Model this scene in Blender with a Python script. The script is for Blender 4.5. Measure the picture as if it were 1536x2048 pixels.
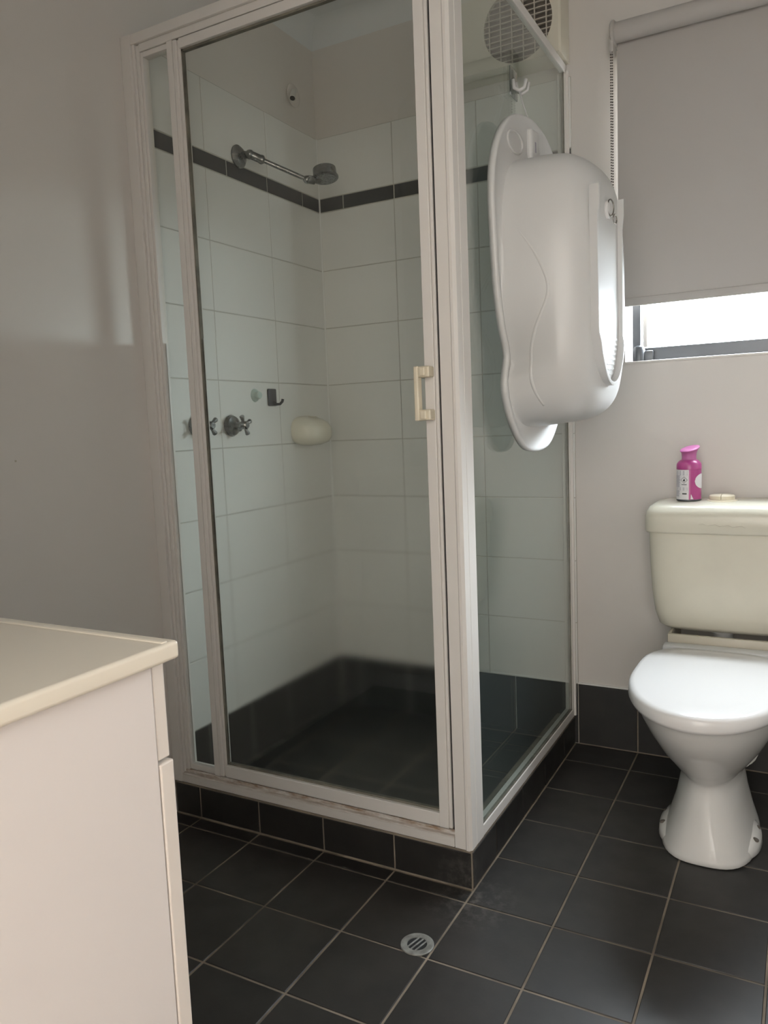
import bpy, bmesh, math, random
from mathutils import Vector, Matrix
random.seed(7)
for o in list(bpy.data.objects): bpy.data.objects.remove(o)
S = bpy.context.scene
C = S.collection
PI = math.pi

# ------------------------------------------------------------------ camera
cam = bpy.data.cameras.new('camera'); camo = bpy.data.objects.new('camera', cam); C.objects.link(camo)
rt = Vector((0.87907, 0.47501, -0.03993)); up = Vector((-0.01785, 0.1165, 0.99303)); fw = Vector((-0.47635, 0.87223, -0.11089))
m = Matrix((rt, up, -fw)).transposed().to_4x4(); m.translation = Vector((1.5297, -2.4158, 1.0522))
camo.matrix_world = m
cam.sensor_fit = 'HORIZONTAL'; cam.sensor_width = 36.0; cam.lens = 36.0 * 1553.5 / 1536.0
cam.clip_start = 0.02
S.camera = camo
# ------------------------------------------------------------------ world, lights, exposure
w = bpy.data.worlds.new('sky'); S.world = w; w.use_nodes = True
bg = w.node_tree.nodes['Background']; bg.inputs[0].default_value = (0.86, 0.93, 1.0, 1); bg.inputs[1].default_value = 62.0
S.view_settings.view_transform = 'Standard'; S.view_settings.look = 'None'
S.view_settings.gamma = 1.0; S.view_settings.use_curve_mapping = False
S.view_settings.exposure = 0.32
S.cycles.caustics_reflective = False; S.cycles.sample_clamp_indirect = 4.0; S.cycles.blur_glossy = 1.0
def area(name, loc, rot, sx, sy, power, col, portal=False):
    l = bpy.data.lights.new(name, 'AREA'); l.shape = 'RECTANGLE'; l.size = sx; l.size_y = sy
    l.energy = power; l.color = col
    o = bpy.data.objects.new(name, l); C.objects.link(o); o.location = loc; o.rotation_euler = rot
    if portal: l.cycles.is_portal = True
    return o
# guides sky sampling through the window
area('window_portal', (1.48, 0.14, 1.63), (-PI/2, 0, 0), 0.9, 0.85, 1, (1, 1, 1), True)
# daylight in the hall beyond the open doorway behind the camera
area('hall_window_daylight', (1.60, -3.75, 1.45), (PI/2, 0, 0), 2.4, 2.0, 47, (1.0, 0.95, 0.89))

# ------------------------------------------------------------------ helpers
def link(name, me, mat=None, parent=None):
    o = bpy.data.objects.new(name, me); C.objects.link(o)
    if mat is not None:
        if not me.materials: me.materials.append(mat)
    if parent is not None: o.parent = parent
    return o
def obj(name, bm, mat, parent=None, smooth=False, angle=None):
    bmesh.ops.recalc_face_normals(bm, faces=bm.faces)
    me = bpy.data.meshes.new(name); bm.to_mesh(me); bm.free()
    if smooth or angle:
        for p in me.polygons: p.use_smooth = True
        if angle: me.set_sharp_from_angle(angle=math.radians(angle))
    return link(name, me, mat, parent)
def empty(name, loc=(0, 0, 0)):
    o = bpy.data.objects.new(name, None); C.objects.link(o); o.location = loc; o.empty_display_size = 0.05
    return o
def tag(o, label, cat, group=None):
    o['label'] = label; o['category'] = cat
    if group: o['group'] = group
    return o
def struct(o, label=None):
    o['kind'] = 'structure'
    if label: o['label'] = label
    return o
def keep(parent, *objs):
    """parent while keeping world position (parent is an unrotated empty)"""
    for o in objs:
        o.parent = parent; o.location = o.location - parent.location
    return objs[0]
def box(bm, x0, x1, y0, y1, z0, z1, bev=0.0, seg=2):
    r = bmesh.ops.create_cube(bm, size=1.0)
    vs = r['verts']
    for v in vs:
        v.co = Vector(((x0 + x1)/2 + v.co.x*(x1 - x0), (y0 + y1)/2 + v.co.y*(y1 - y0), (z0 + z1)/2 + v.co.z*(z1 - z0)))
    if bev > 0:
        es = set()
        for v in vs: es.update(v.link_edges)
        bmesh.ops.bevel(bm, geom=list(es), offset=bev, segments=seg, profile=0.5, affect='EDGES')
def boxo(name, b, mat, parent=None, bev=0.0, seg=2):
    bm = bmesh.new(); box(bm, *b, bev=bev, seg=seg)
    return obj(name, bm, mat, parent)
def loft(bm, rings, cap0=True, cap1=True):
    vr = [[bm.verts.new(p) for p in r] for r in rings]
    n = len(vr[0])
    for a, b in zip(vr, vr[1:]):
        for i in range(n):
            bm.faces.new((a[i], a[(i+1) % n], b[(i+1) % n], b[i]))
    if cap0: bm.faces.new(vr[0][::-1])
    if cap1: bm.faces.new(vr[-1])
    return vr
def frame_of(d):
    d = Vector(d).normalized()
    a = Vector((0, 0, 1)) if abs(d.z) < 0.9 else Vector((1, 0, 0))
    u = d.cross(a).normalized(); v = d.cross(u).normalized()
    return u, v
def lathe(bm, origin, axis, prof, n=24, cap0=True, cap1=True):
    """prof: (distance along axis, radius)"""
    o = Vector(origin); d = Vector(axis).normalized(); u, v = frame_of(d)
    rings = [[o + d*h + (u*math.cos(2*PI*i/n) + v*math.sin(2*PI*i/n))*r for i in range(n)] for h, r in prof]
    loft(bm, rings, cap0, cap1)
def tube(bm, pts, r, n=10, closed=False):
    pts = [Vector(p) for p in pts]; rings = []
    L = len(pts); prev = None
    for i, p in enumerate(pts):
        a = pts[(i-1) % L] if (closed or i > 0) else p
        b = pts[(i+1) % L] if (closed or i < L-1) else p
        d = (b - a).normalized()
        if prev is None: u, v = frame_of(d)
        else:
            u = (prev - d*prev.dot(d)).normalized(); v = d.cross(u).normalized()
        prev = u
        rr = r[i] if isinstance(r, (list, tuple)) else r
        rings.append([p + (u*math.cos(2*PI*k/n) + v*math.sin(2*PI*k/n))*rr for k in range(n)])
    if closed:
        rings.append(rings[0])
        vr = [[bm.verts.new(q) for q in rr] for rr in rings[:-1]]; vr.append(vr[0])
        for a, b in zip(vr, vr[1:]):
            for k in range(n): bm.faces.new((a[k], a[(k+1) % n], b[(k+1) % n], b[k]))
    else: loft(bm, rings)
def prism(bm, pts, fn, d0, d1):
    """extrude a closed 2-D outline; fn(a, b, d) -> xyz"""
    loft(bm, [[fn(a, b, d0) for a, b in pts], [fn(a, b, d1) for a, b in pts]])

# ------------------------------------------------------------------ materials
def newmat(name):
    mt = bpy.data.materials.new(name); mt.use_nodes = True
    nt = mt.node_tree; b = nt.nodes['Principled BSDF']
    return mt, nt, b
def N(nt, t, **kw):
    n = nt.nodes.new(t)
    for k, v in kw.items(): setattr(n, k, v)
    return n
def pmat(name, col, rough=0.5, metal=0.0, spec=0.5, var=0.0, vscale=8.0, bump=0.0, bscale=60.0, rvar=0.0, coat=0.0, objrand=0.0, col2=None):
    mt, nt, b = newmat(name); L = nt.links
    b.inputs['Roughness'].default_value = rough; b.inputs['Metallic'].default_value = metal
    b.inputs['Specular IOR Level'].default_value = spec; b.inputs['Coat Weight'].default_value = coat
    b.inputs['Base Color'].default_value = (*col, 1)
    tc = N(nt, 'ShaderNodeTexCoord')
    if objrand:
        ge = N(nt, 'ShaderNodeNewGeometry'); pos = ge.outputs['Position']
    else: pos = tc.outputs['Object']
    if var or objrand or rvar or col2:
        nz = N(nt, 'ShaderNodeTexNoise'); nz.inputs['Scale'].default_value = vscale; nz.inputs['Detail'].default_value = 6
        L.new(pos, nz.inputs['Vector'])
        mx = N(nt, 'ShaderNodeMix', data_type='RGBA')
        c2 = col2 if col2 else tuple(max(0, c*(1 - var)) for c in col)
        c1 = col if col2 else tuple(min(1, c*(1 + var)) for c in col)
        mx.inputs[6].default_value = (*c1, 1); mx.inputs[7].default_value = (*c2, 1)
        rp = N(nt, 'ShaderNodeMapRange'); rp.inputs[1].default_value = 0.35; rp.inputs[2].default_value = 0.65
        L.new(nz.outputs['Fac'], rp.inputs[0]); L.new(rp.outputs[0], mx.inputs[0])
        out = mx.outputs[2]
        if objrand:
            oi = N(nt, 'ShaderNodeObjectInfo'); hv = N(nt, 'ShaderNodeHueSaturation')
            mr = N(nt, 'ShaderNodeMapRange'); mr.inputs[3].default_value = 1 - objrand; mr.inputs[4].default_value = 1 + objrand
            L.new(oi.outputs['Random'], mr.inputs[0]); L.new(mr.outputs[0], hv.inputs['Value']); L.new(out, hv.inputs['Color'])
            out = hv.outputs['Color']
        L.new(out, b.inputs['Base Color'])
        if rvar:
            m2 = N(nt, 'ShaderNodeMapRange'); m2.inputs[3].default_value = rough - rvar; m2.inputs[4].default_value = rough + rvar
            L.new(nz.outputs['Fac'], m2.inputs[0]); L.new(m2.outputs[0], b.inputs['Roughness'])
    if bump:
        n2 = N(nt, 'ShaderNodeTexNoise'); n2.inputs['Scale'].default_value = bscale; n2.inputs['Detail'].default_value = 4
        L.new(pos, n2.inputs['Vector'])
        bp = N(nt, 'ShaderNodeBump'); bp.inputs['Strength'].default_value = bump; bp.inputs['Distance'].default_value = 0.002
        L.new(n2.outputs['Fac'], bp.inputs['Height']); L.new(bp.outputs[0], b.inputs['Normal'])
    return mt
M = {}
M['wall'] = pmat('wall_paint', (0.71, 0.675, 0.635), 0.42, var=0.012, vscale=2.5, bump=0.06, bscale=90)
M['wall_cream'] = pmat('cream_wall_paint', (0.62, 0.58, 0.50), 0.5, var=0.02, vscale=2.5, bump=0.06, bscale=90)
M['ceil'] = pmat('ceiling_paint', (0.74, 0.76, 0.76), 0.8)
M['white_tile'] = pmat('white_wall_tile', (0.79, 0.785, 0.755), 0.22, objrand=0.012, vscale=3, var=0.01)
M['band_tile'] = pmat('charcoal_band_tile', (0.035, 0.036, 0.037), 0.3, objrand=0.1, vscale=20, var=0.1)
M['wgrout'] = pmat('wall_grout', (0.50, 0.48, 0.43), 0.9, vscale=5, var=0.15)
M['cgrout'] = pmat('white_corner_sealant', (0.80, 0.80, 0.78), 0.5)
M['black_tile'] = pmat('black_floor_tile', (0.0175, 0.016, 0.0142), 0.42, objrand=0.18, vscale=14, var=0.2, rvar=0.08, bump=0.05, bscale=120)
def lime(mt, c, rad, col):
    nt = mt.node_tree; L = nt.links; b = nt.nodes['Principled BSDF']; src = b.inputs['Base Color'].links[0].from_socket
    ge = N(nt, 'ShaderNodeNewGeometry'); vd = N(nt, 'ShaderNodeVectorMath', operation='DISTANCE'); vd.inputs[1].default_value = c; L.new(ge.outputs['Position'], vd.inputs[0])
    mr = N(nt, 'ShaderNodeMapRange'); mr.inputs[1].default_value = rad; mr.inputs[2].default_value = 0.0; L.new(vd.outputs['Value'], mr.inputs[0])
    nz = N(nt, 'ShaderNodeTexNoise'); nz.inputs['Scale'].default_value = 45; nz.inputs['Detail'].default_value = 8; nz.inputs['Roughness'].default_value = 0.7; L.new(ge.outputs['Position'], nz.inputs['Vector'])
    nr = N(nt, 'ShaderNodeMapRange'); nr.inputs[1].default_value = 0.46; nr.inputs[2].default_value = 0.72; L.new(nz.outputs['Fac'], nr.inputs[0])
    mu = N(nt, 'ShaderNodeMath', operation='MULTIPLY'); L.new(mr.outputs[0], mu.inputs[0]); L.new(nr.outputs[0], mu.inputs[1])
    mx = N(nt, 'ShaderNodeMix', data_type='RGBA'); L.new(mu.outputs[0], mx.inputs[0]); L.new(src, mx.inputs[6]); mx.inputs[7].default_value = (*col, 1); L.new(mx.outputs[2], b.inputs['Base Color'])
lime(M['black_tile'], (0.895, -0.925, 0.01), 0.12, (0.13, 0.12, 0.107))
M['fgrout'] = pmat('floor_grout', (0.20, 0.165, 0.125), 0.9, vscale=9, var=0.35)
M['frame'] = pmat('white_powder_coated_aluminium', (0.76, 0.73, 0.69), 0.38)
M['black'] = pmat('black_shadow_gap', (0.01, 0.01, 0.01), 0.8)
M['rubber'] = pmat('glazing_gasket', (0.16, 0.15, 0.12), 0.7, var=0.3, vscale=20)
M['chrome'] = pmat('tarnished_chrome', (0.26, 0.265, 0.265), 0.28, metal=1.0, var=0.2, vscale=40, rvar=0.08)
M['cream'] = pmat('aged_cream_plastic', (0.74, 0.67, 0.52), 0.4, var=0.05, vscale=12)
M['ceramic'] = pmat('white_ceramic', (0.78, 0.77, 0.74), 0.10, var=0.02, vscale=4)
M['cistern'] = pmat('yellowed_cistern_plastic', (0.70, 0.67, 0.56), 0.26, var=0.04, vscale=5)
M['seat'] = pmat('white_seat_plastic', (0.83, 0.82, 0.81), 0.2)
M['hinge'] = pmat('pale_grey_hinge_plastic', (0.66, 0.66, 0.65), 0.35)
M['beige'] = pmat('beige_plastic', (0.50, 0.46, 0.37), 0.4)
M['vanity'] = pmat('vanity_melamine', (0.74, 0.69, 0.66), 0.45, var=0.01, vscale=3)
M['vanity_edge'] = pmat('vanity_front_edge', (0.74, 0.68, 0.62), 0.45)
M['vtop'] = pmat('cream_vanity_top', (0.76, 0.70, 0.59), 0.3, var=0.02, vscale=4)
M['dark_metal'] = pmat('black_window_aluminium', (0.05, 0.053, 0.058), 0.35)
M['dark_hook'] = pmat('dark_grey_hook', (0.05, 0.052, 0.06), 0.35)
M['drain'] = pmat('dull_steel_drain', (0.30, 0.30, 0.28), 0.45, metal=0.6, var=0.25, vscale=60)
M['grille'] = pmat('fan_grille_plastic', (0.50, 0.46, 0.40), 0.5)
M['fan_dark'] = pmat('fan_interior', (0.11, 0.095, 0.08), 0.8, var=0.3, vscale=30)
M['fan_body'] = pmat('fan_housing_plastic', (0.70, 0.66, 0.55), 0.4)
M['pink'] = pmat('magenta_can', (0.38, 0.055, 0.21), 0.3)
M['pink_cap'] = pmat('pink_cap_plastic', (0.44, 0.12, 0.30), 0.45)
M['label'] = pmat('white_label_print', (0.80, 0.78, 0.80), 0.35)
M['ink'] = pmat('grey_label_ink', (0.36, 0.34, 0.40), 0.5)
M['ink_dark'] = pmat('black_label_ink', (0.03, 0.03, 0.03), 0.5)
M['chain'] = pmat('beaded_chain_steel', (0.10, 0.085, 0.075), 0.4, metal=0.3)
M['bracket'] = pmat('grey_bracket_plastic', (0.50, 0.48, 0.45), 0.4)
M['wire'] = pmat('plug_ring_steel', (0.25, 0.24, 0.22), 0.3, metal=1.0)
M['mint'] = pmat('pale_green_plastic', (0.50, 0.60, 0.55), 0.3)
M['pipe_white'] = pmat('white_pipe_plastic', (0.72, 0.71, 0.66), 0.4)

# frame sill with rusty brown grime
mt, nt, b = newmat('grimy_white_sill'); L = nt.links
b.inputs['Roughness'].default_value = 0.45
ge = N(nt, 'ShaderNodeNewGeometry'); mp = N(nt, 'ShaderNodeMapping'); mp.inputs['Scale'].default_value = (12, 40, 60)
nz = N(nt, 'ShaderNodeTexNoise'); nz.inputs['Scale'].default_value = 1.6; nz.inputs['Detail'].default_value = 8; nz.inputs['Roughness'].default_value = 0.7
L.new(ge.outputs['Position'], mp.inputs[0]); L.new(mp.outputs[0], nz.inputs['Vector'])
rp = N(nt, 'ShaderNodeMapRange'); rp.inputs[1].default_value = 0.36; rp.inputs[2].default_value = 0.62
L.new(nz.outputs['Fac'], rp.inputs[0])
mx = N(nt, 'ShaderNodeMix', data_type='RGBA'); mx.inputs[6].default_value = (0.72, 0.69, 0.65, 1); mx.inputs[7].default_value = (0.27, 0.17, 0.10, 1)
sz = N(nt, 'ShaderNodeSeparateXYZ'); L.new(ge.outputs['Position'], sz.inputs[0])
zr = N(nt, 'ShaderNodeMapRange'); zr.inputs[1].default_value = 0.1125; zr.inputs[2].default_value = 0.124; zr.inputs[3].default_value = 0.06; L.new(sz.outputs['Z'], zr.inputs[0])
zm = N(nt, 'ShaderNodeMath', operation='MULTIPLY'); L.new(zr.outputs[0], zm.inputs[0]); L.new(rp.outputs[0], zm.inputs[1])
L.new(zm.outputs[0], mx.inputs[0]); L.new(mx.outputs[2], b.inputs['Base Color'])
M['sill'] = mt

# translucent plastics and cloth
def translucent(name, col, tcol, f, rough):
    mt, nt, b = newmat(name); L = nt.links
    b.inputs['Base Color'].default_value = (*col, 1); b.inputs['Roughness'].default_value = rough
    tr = N(nt, 'ShaderNodeBsdfTranslucent'); tr.inputs[0].default_value = (*tcol, 1)
    ms = N(nt, 'ShaderNodeMixShader'); ms.inputs[0].default_value = f
    L.new(b.outputs[0], ms.inputs[1]); L.new(tr.outputs[0], ms.inputs[2]); L.new(ms.outputs[0], nt.nodes['Material Output'].inputs[0])
    return mt
M['bath'] = translucent('white_bath_plastic', (0.73, 0.73, 0.715), (0.80, 0.84, 0.90), 0.09, 0.30)
M['blind'] = translucent('grey_blockout_fabric', (0.50, 0.475, 0.45), (0.5, 0.54, 0.60), 0.018, 0.8)
M['clearplastic'] = None

def glass(name, tint, scum_top, scum_bot, blur, haze, streak=1.0):
    """thin clear pane: fresnel reflection + tinted see-through, with soap scum growing towards the bottom"""
    mt, nt, b = newmat(name); L = nt.links; nt.nodes.remove(b)
    out = nt.nodes['Material Output']
    ge = N(nt, 'ShaderNodeNewGeometry'); sp = N(nt, 'ShaderNodeSeparateXYZ'); L.new(ge.outputs['Position'], sp.inputs[0])
    mr = N(nt, 'ShaderNodeMapRange'); mr.interpolation_type = 'SMOOTHSTEP'
    mr.inputs[1].default_value = scum_top; mr.inputs[2].default_value = scum_bot
    L.new(sp.outputs['Z'], mr.inputs[0])
    mp = N(nt, 'ShaderNodeMapping'); mp.inputs['Scale'].default_value = (3, 3, 2.2)
    L.new(ge.outputs['Position'], mp.inputs[0])
    nz = N(nt, 'ShaderNodeTexNoise'); nz.inputs['Scale'].default_value = 1.7; nz.inputs['Detail'].default_value = 7
    L.new(mp.outputs[0], nz.inputs['Vector'])
    nr = N(nt, 'ShaderNodeMapRange'); nr.inputs[1].default_value = 0.3; nr.inputs[2].default_value = 0.7
    nr.inputs[3].default_value = 0.88; nr.inputs[4].default_value = 1.05
    L.new(nz.outputs['Fac'], nr.inputs[0])
    mu = N(nt, 'ShaderNodeMath', operation='MULTIPLY'); mu.use_clamp = True
    L.new(mr.outputs[0], mu.inputs[0]); L.new(nr.outputs[0], mu.inputs[1])
    tr = N(nt, 'ShaderNodeBsdfTransparent'); tr.inputs[0].default_value = (*tint, 1)
    rf = N(nt, 'ShaderNodeBsdfRefraction'); rf.inputs['Color'].default_value = (*tint, 1)
    rf.inputs['Roughness'].default_value = 0.20; rf.inputs['IOR'].default_value = 1.20
    m1 = N(nt, 'ShaderNodeMath', operation='GREATER_THAN'); m1.inputs[1].default_value = 0.0005 if blur > 0 else 9.0; L.new(mu.outputs[0], m1.inputs[0])
    mro = N(nt, 'ShaderNodeMath', operation='MULTIPLY_ADD'); mro.inputs[1].default_value = blur; mro.inputs[2].default_value = 0.02
    L.new(mu.outputs[0], mro.inputs[0]); L.new(mro.outputs[0], rf.inputs['Roughness'])
    s1 = N(nt, 'ShaderNodeMixShader'); L.new(m1.outputs[0], s1.inputs[0]); L.new(tr.outputs[0], s1.inputs[1]); L.new(rf.outputs[0], s1.inputs[2])
    df = N(nt, 'ShaderNodeBsdfDiffuse'); df.inputs[0].default_value = (0.62, 0.76, 0.76, 1)
    m2 = N(nt, 'ShaderNodeMath', operation='MULTIPLY_ADD'); m2.inputs[1].default_value = haze; m2.inputs[2].default_value = 0.004
    L.new(mu.outputs[0], m2.inputs[0])
    s2 = N(nt, 'ShaderNodeMixShader'); L.new(m2.outputs[0], s2.inputs[0]); L.new(s1.outputs[0], s2.inputs[1]); L.new(df.outputs[0], s2.inputs[2])
    fr = N(nt, 'ShaderNodeFresnel'); fr.inputs[0].default_value = 1.5
    # the fresnel node sees the back faces too: use the outer value on both
    gl = N(nt, 'ShaderNodeBsdfGlossy'); gl.inputs['Roughness'].default_value = 0.012; gl.inputs[0].default_value = (1, 1, 1, 1)
    lw = N(nt, 'ShaderNodeLayerWeight'); lw.inputs[0].default_value = 0.2
    sq = N(nt, 'ShaderNodeMath', operation='POWER'); sq.inputs[1].default_value = 5.0; L.new(lw.outputs['Facing'], sq.inputs[0])
    ma = N(nt, 'ShaderNodeMath', operation='MULTIPLY_ADD'); ma.inputs[1].default_value = 0.96; ma.inputs[2].default_value = 0.04
    fc = N(nt, 'ShaderNodeLayerWeight'); fc.inputs[0].default_value = 0.5   # facing = 1-cos
    L.new(fc.outputs['Facing'], sq.inputs[0]); L.new(sq.outputs[0], ma.inputs[0])
    s3 = N(nt, 'ShaderNodeMixShader'); L.new(ma.outputs[0], s3.inputs[0]); L.new(s2.outputs[0], s3.inputs[1]); L.new(gl.outputs[0], s3.inputs[2])
    L.new(s3.outputs[0], out.inputs[0])
    nt.nodes.remove(fr); nt.nodes.remove(lw)
    return mt
M['glass_front'] = glass('soap_clouded_glass', (0.975, 0.977, 0.957), 1.30, 0.40, 0.20, 0.007)
M['glass_side'] = glass('side_glass', (0.93, 0.965, 0.95), 0.95, 0.3, 0.0, 0.03)
M['glass_win'] = glass('window_glass', (0.97, 0.98, 0.98), -5, -6, 0, 0)
M['clearplastic'] = glass('clear_hook_plastic', (0.78, 0.80, 0.80), -5, -6, 0, 0)

# ------------------------------------------------------------------ dimensions (metres)
W = 0.887      # shower kerb outer face in x
D = 0.890      # shower kerb outer face in y (negative)
HOB = 0.092
ZS = 0.200     # top of black skirting tiles
RH = 0.2008    # white tile row pitch
ZB = ZS + 8*RH; BH = 0.048; ZT = ZB + BH + 0.2017
XR = 2.05; YF = -2.395; ZC = 2.42
WX0, WX1, WZ0, WZ1 = 1.049, 1.93, 1.208, 2.06     # window opening

# ------------------------------------------------------------------ room shell
bm = bmesh.new(); box(bm, -0.13, -0.006, -2.6, 0.13, -0.05, 2.5)
wall_left = struct(obj('wall_left', bm, M['wall']), 'painted left wall, white tiled inside the shower')
bm = bmesh.new()
box(bm, -0.006, WX0, 0.006, 0.13, -0.05, 2.5); box(bm, WX1, XR + 0.12, 0.006, 0.13, -0.05, 2.5)
box(bm, WX0, WX1, 0.006, 0.13, -0.05, WZ0); box(bm, WX0, WX1, 0.006, 0.13, WZ1, 2.5)
wall_back = struct(obj('wall_back', bm, M['wall']), 'painted window wall behind the toilet')
bm = bmesh.new(); box(bm, XR, XR + 0.12, -2.6, 0.006, -0.05, 2.5)
struct(obj('wall_right', bm, M['wall']))
DX0, DX1, DZ = 1.12, 1.96, 2.05
bm = bmesh.new()
box(bm, -0.006, DX0, YF - 0.1, YF, -0.05, 2.5); box(bm, DX1, XR, YF - 0.1, YF, -0.05, 2.5); box(bm, DX0, DX1, YF - 0.1, YF, DZ, 2.5)
struct(obj('wall_front', bm, M['wall']))
bm = bmesh.new(); box(bm, -0.13, XR + 0.12, -2.6, 0.13, ZC, ZC + 0.1)
struct(obj('ceiling', bm, M['ceil']))
# cornice (coved) along the walls
def cove(p0, p1, nrm, name):
    bm = bmesh.new(); pr = []
    r = 0.068
    pr.append((0, 0))
    for i in range(9):
        a = PI/2*i/8
        pr.append((r - r*math.sin(a) if i else r, -(r - r*math.cos(a))) if False else (r*(1 - math.sin(a)), -r*(1 - math.cos(a))))
    n = Vector(nrm); A = Vector(p0); B = Vector(p1)
    loft(bm, [[P + n*a + Vector((0, 0, b)) for a, b in pr] for P in (A, B)])
    return struct(obj(name, bm, M['ceil'], angle=30), 'white coved cornice')
cove((-0.006, YF, ZC), (-0.006, 0.006, ZC), (1, 0, 0), 'trim_1')
cove((-0.006, 0.006, ZC), (XR, 0.006, ZC), (0, -1, 0), 'trim_2')
cove((XR, YF, ZC), (XR, 0.006, ZC), (-1, 0, 0), 'trim_3')
# hall beyond the doorway
bm = bmesh.new()
box(bm, 0.2, 2.9, -4.7, YF - 0.1, -0.05, -0.004)
struct(obj('floor_hall', bm, pmat('hall_timber_floor', (0.25, 0.17, 0.11), 0.4, var=0.1)))
bm = bmesh.new()
box(bm, 0.1, 0.2, -4.7, YF - 0.1, -0.05, 2.5); box(bm, 2.9, 3.0, -4.7, YF - 0.1, -0.05, 2.5)
box(bm, 0.2, 2.9, -4.8, -4.7, -0.05, 2.5); box(bm, 0.2, 2.9, -4.7, YF - 0.1, ZC, 2.5)
struct(obj('wall_hall', bm, M['wall']))
bm = bmesh.new(); box(bm, -4.0, 8.0, 0.14, 9.0, -0.45, -0.40)
struct(obj('ground', bm, pmat('outdoor_paving', (0.42, 0.36, 0.29), 0.9, var=0.1, vscale=1.5)), 'paved ground outside the window')
# door architrave
bm = bmesh.new()
box(bm, DX0 - 0.055, DX0, YF, YF + 0.016, 0, DZ + 0.055, 0.003); box(bm, DX1, DX1 + 0.055, YF, YF + 0.016, 0, DZ + 0.055, 0.003)
box(bm, DX0, DX1, YF, YF + 0.016, DZ, DZ + 0.055, 0.003)
struct(obj('trim_4', bm, M['frame']))

# ------------------------------------------------------------------ tiles
_tc = {}
def tile_mesh(w, h, mat, t=0.008, ch=0.0012):
    k = (round(w, 4), round(h, 4), mat.name)
    if k in _tc: return _tc[k]
    bm = bmesh.new()
    def R(a, b, z): return [(-a, -b, z), (a, -b, z), (a, b, z), (-a, b, z)]
    loft(bm, [R(w/2, h/2, -t), R(w/2, h/2, -ch), R(w/2 - ch, h/2 - ch, 0)])
    bmesh.ops.recalc_face_normals(bm, faces=bm.faces)
    me = bpy.data.meshes.new('tile'); bm.to_mesh(me); bm.free(); me.materials.append(mat)
    _tc[k] = me
    return me
def tile(parent, mat, a0, a1, b0, b1, plane, pos, g=0.0025, name='tile', lift=0.0):
    """plane: 'back' (x,z facing -y), 'left' (y,z facing +x), 'floor' (x,y facing +z), 'front' (x,z facing -y), 'side' (y,z facing +x)"""
    w, h = a1 - a0 - g, b1 - b0 - g
    if w < 0.004 or h < 0.004: return
    o = bpy.data.objects.new(name, tile_mesh(w, h, mat)); C.objects.link(o)
    ca, cb = (a0 + a1)/2, (b0 + b1)/2
    j = random.uniform(-0.0003, 0.0003)
    if plane == 'back': o.location = (ca, pos + j, cb); o.rotation_euler = (PI/2, 0, 0)
    elif plane == 'left': o.location = (pos + j, ca, cb); o.rotation_euler = (PI/2, 0, PI/2)
    else: o.location = (ca, cb, pos + j); o.rotation_euler = (random.uniform(-.0012, .0012), random.uniform(-.0012, .0012), 0)
    o.parent = parent
    return o
XE = 0.897
rows = [(ZS + RH*i, ZS + RH*(i+1)) for i in range(8)] + [(ZB + BH, ZT)]
# grout beds, 1.5 mm behind the tile faces
boxo('grout_bed', (0.0, XE, 0.0016, 0.006, 0.0, ZT), M['wgrout'], wall_back)
boxo('grout_bed', (-0.006, -0.0016, -0.862, 0.006, 0.0, ZT), M['wgrout'], wall_left)
xs = [0.0012, 0.2955, 0.5960, XE]; ys = [-0.862, -0.6, -0.3, -0.0012]
for z0, z1 in rows:
    for a, b_ in zip(xs, xs[1:]): tile(wall_back, M['white_tile'], a, b_, z0, z1, 'back', 0.0)
    for a, b_ in zip(ys, ys[1:]): tile(wall_left, M['white_tile'], a, b_, z0, z1, 'left', 0.0)
bx_ = [0.0012, 0.097, 0.297, 0.497, 0.697, XE]; by_ = [-0.862, -0.705, -0.505, -0.305, -0.105, -0.0012]
for a, b_ in zip(bx_, bx_[1:]): tile(wall_back, M['band_tile'], a, b_, ZB, ZB + BH, 'back', 0.0, g=0.004, name='band_tile')
for a, b_ in zip(by_, by_[1:]): tile(wall_left, M['band_tile'], a, b_, ZB, ZB + BH, 'left', 0.0, g=0.004, name='band_tile')
# black tile course at the foot of the shower walls
sx_ = [0.0012, 0.087, 0.287, 0.487, 0.687, XE]; sy_ = [-0.862, -0.736, -0.536, -0.336, -0.136, -0.0012]
for a, b_ in zip(sx_, sx_[1:]): tile(wall_back, M['black_tile'], a, b_, 0.0, ZS, 'back', 0.0, name='skirting_tile')
for a, b_ in zip(sy_, sy_[1:]): tile(wall_left, M['black_tile'], a, b_, 0.0, ZS, 'left', 0.0, name='skirting_tile')
# pale sealant joint in the corner
bm = bmesh.new(); prism(bm, [(-0.002, 0.002), (0.003, 0.002), (-0.002, -0.003)], lambda a, b, d: (a, b, d), ZS, ZT)
obj('corner_sealant', bm, M['cgrout'], wall_back)
# floor with its grout bed
bm = bmesh.new(); box(bm, -0.006, XR, YF - 0.1, 0.006, -0.06, -0.0016)
floor = struct(obj('floor', bm, M['fgrout']), 'black tiled bathroom floor with brown grout')
gx = [-0.006] + [W - 0.2*i for i in range(4, -1, -1)] + [W + 0.1954 + 0.2*i for i in range(5)] + [XR]
gx = [g for i, g in enumerate(gx) if g <= XR and (i == 0 or g - gx[i-1] > 0.012)]
gy = [0.0] + [-0.136 - 0.2*i for i in range(12)]; gy = [g for g in gy if g > YF - 0.08] + [YF - 0.09]
for x0, x1 in zip(gx, gx[1:]):
    for y1, y0 in zip(gy, gy[1:]):
        a0, a1, b0, b1 = x0, x1, y0, y1
        if a1 <= W + 0.001:
            if b0 >= -D: continue
            b1 = min(b1, -D - 0.001)
        tile(floor, M['black_tile'], a0, a1, b0, b1, 'floor', 0.0, g=0.0045)
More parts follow.
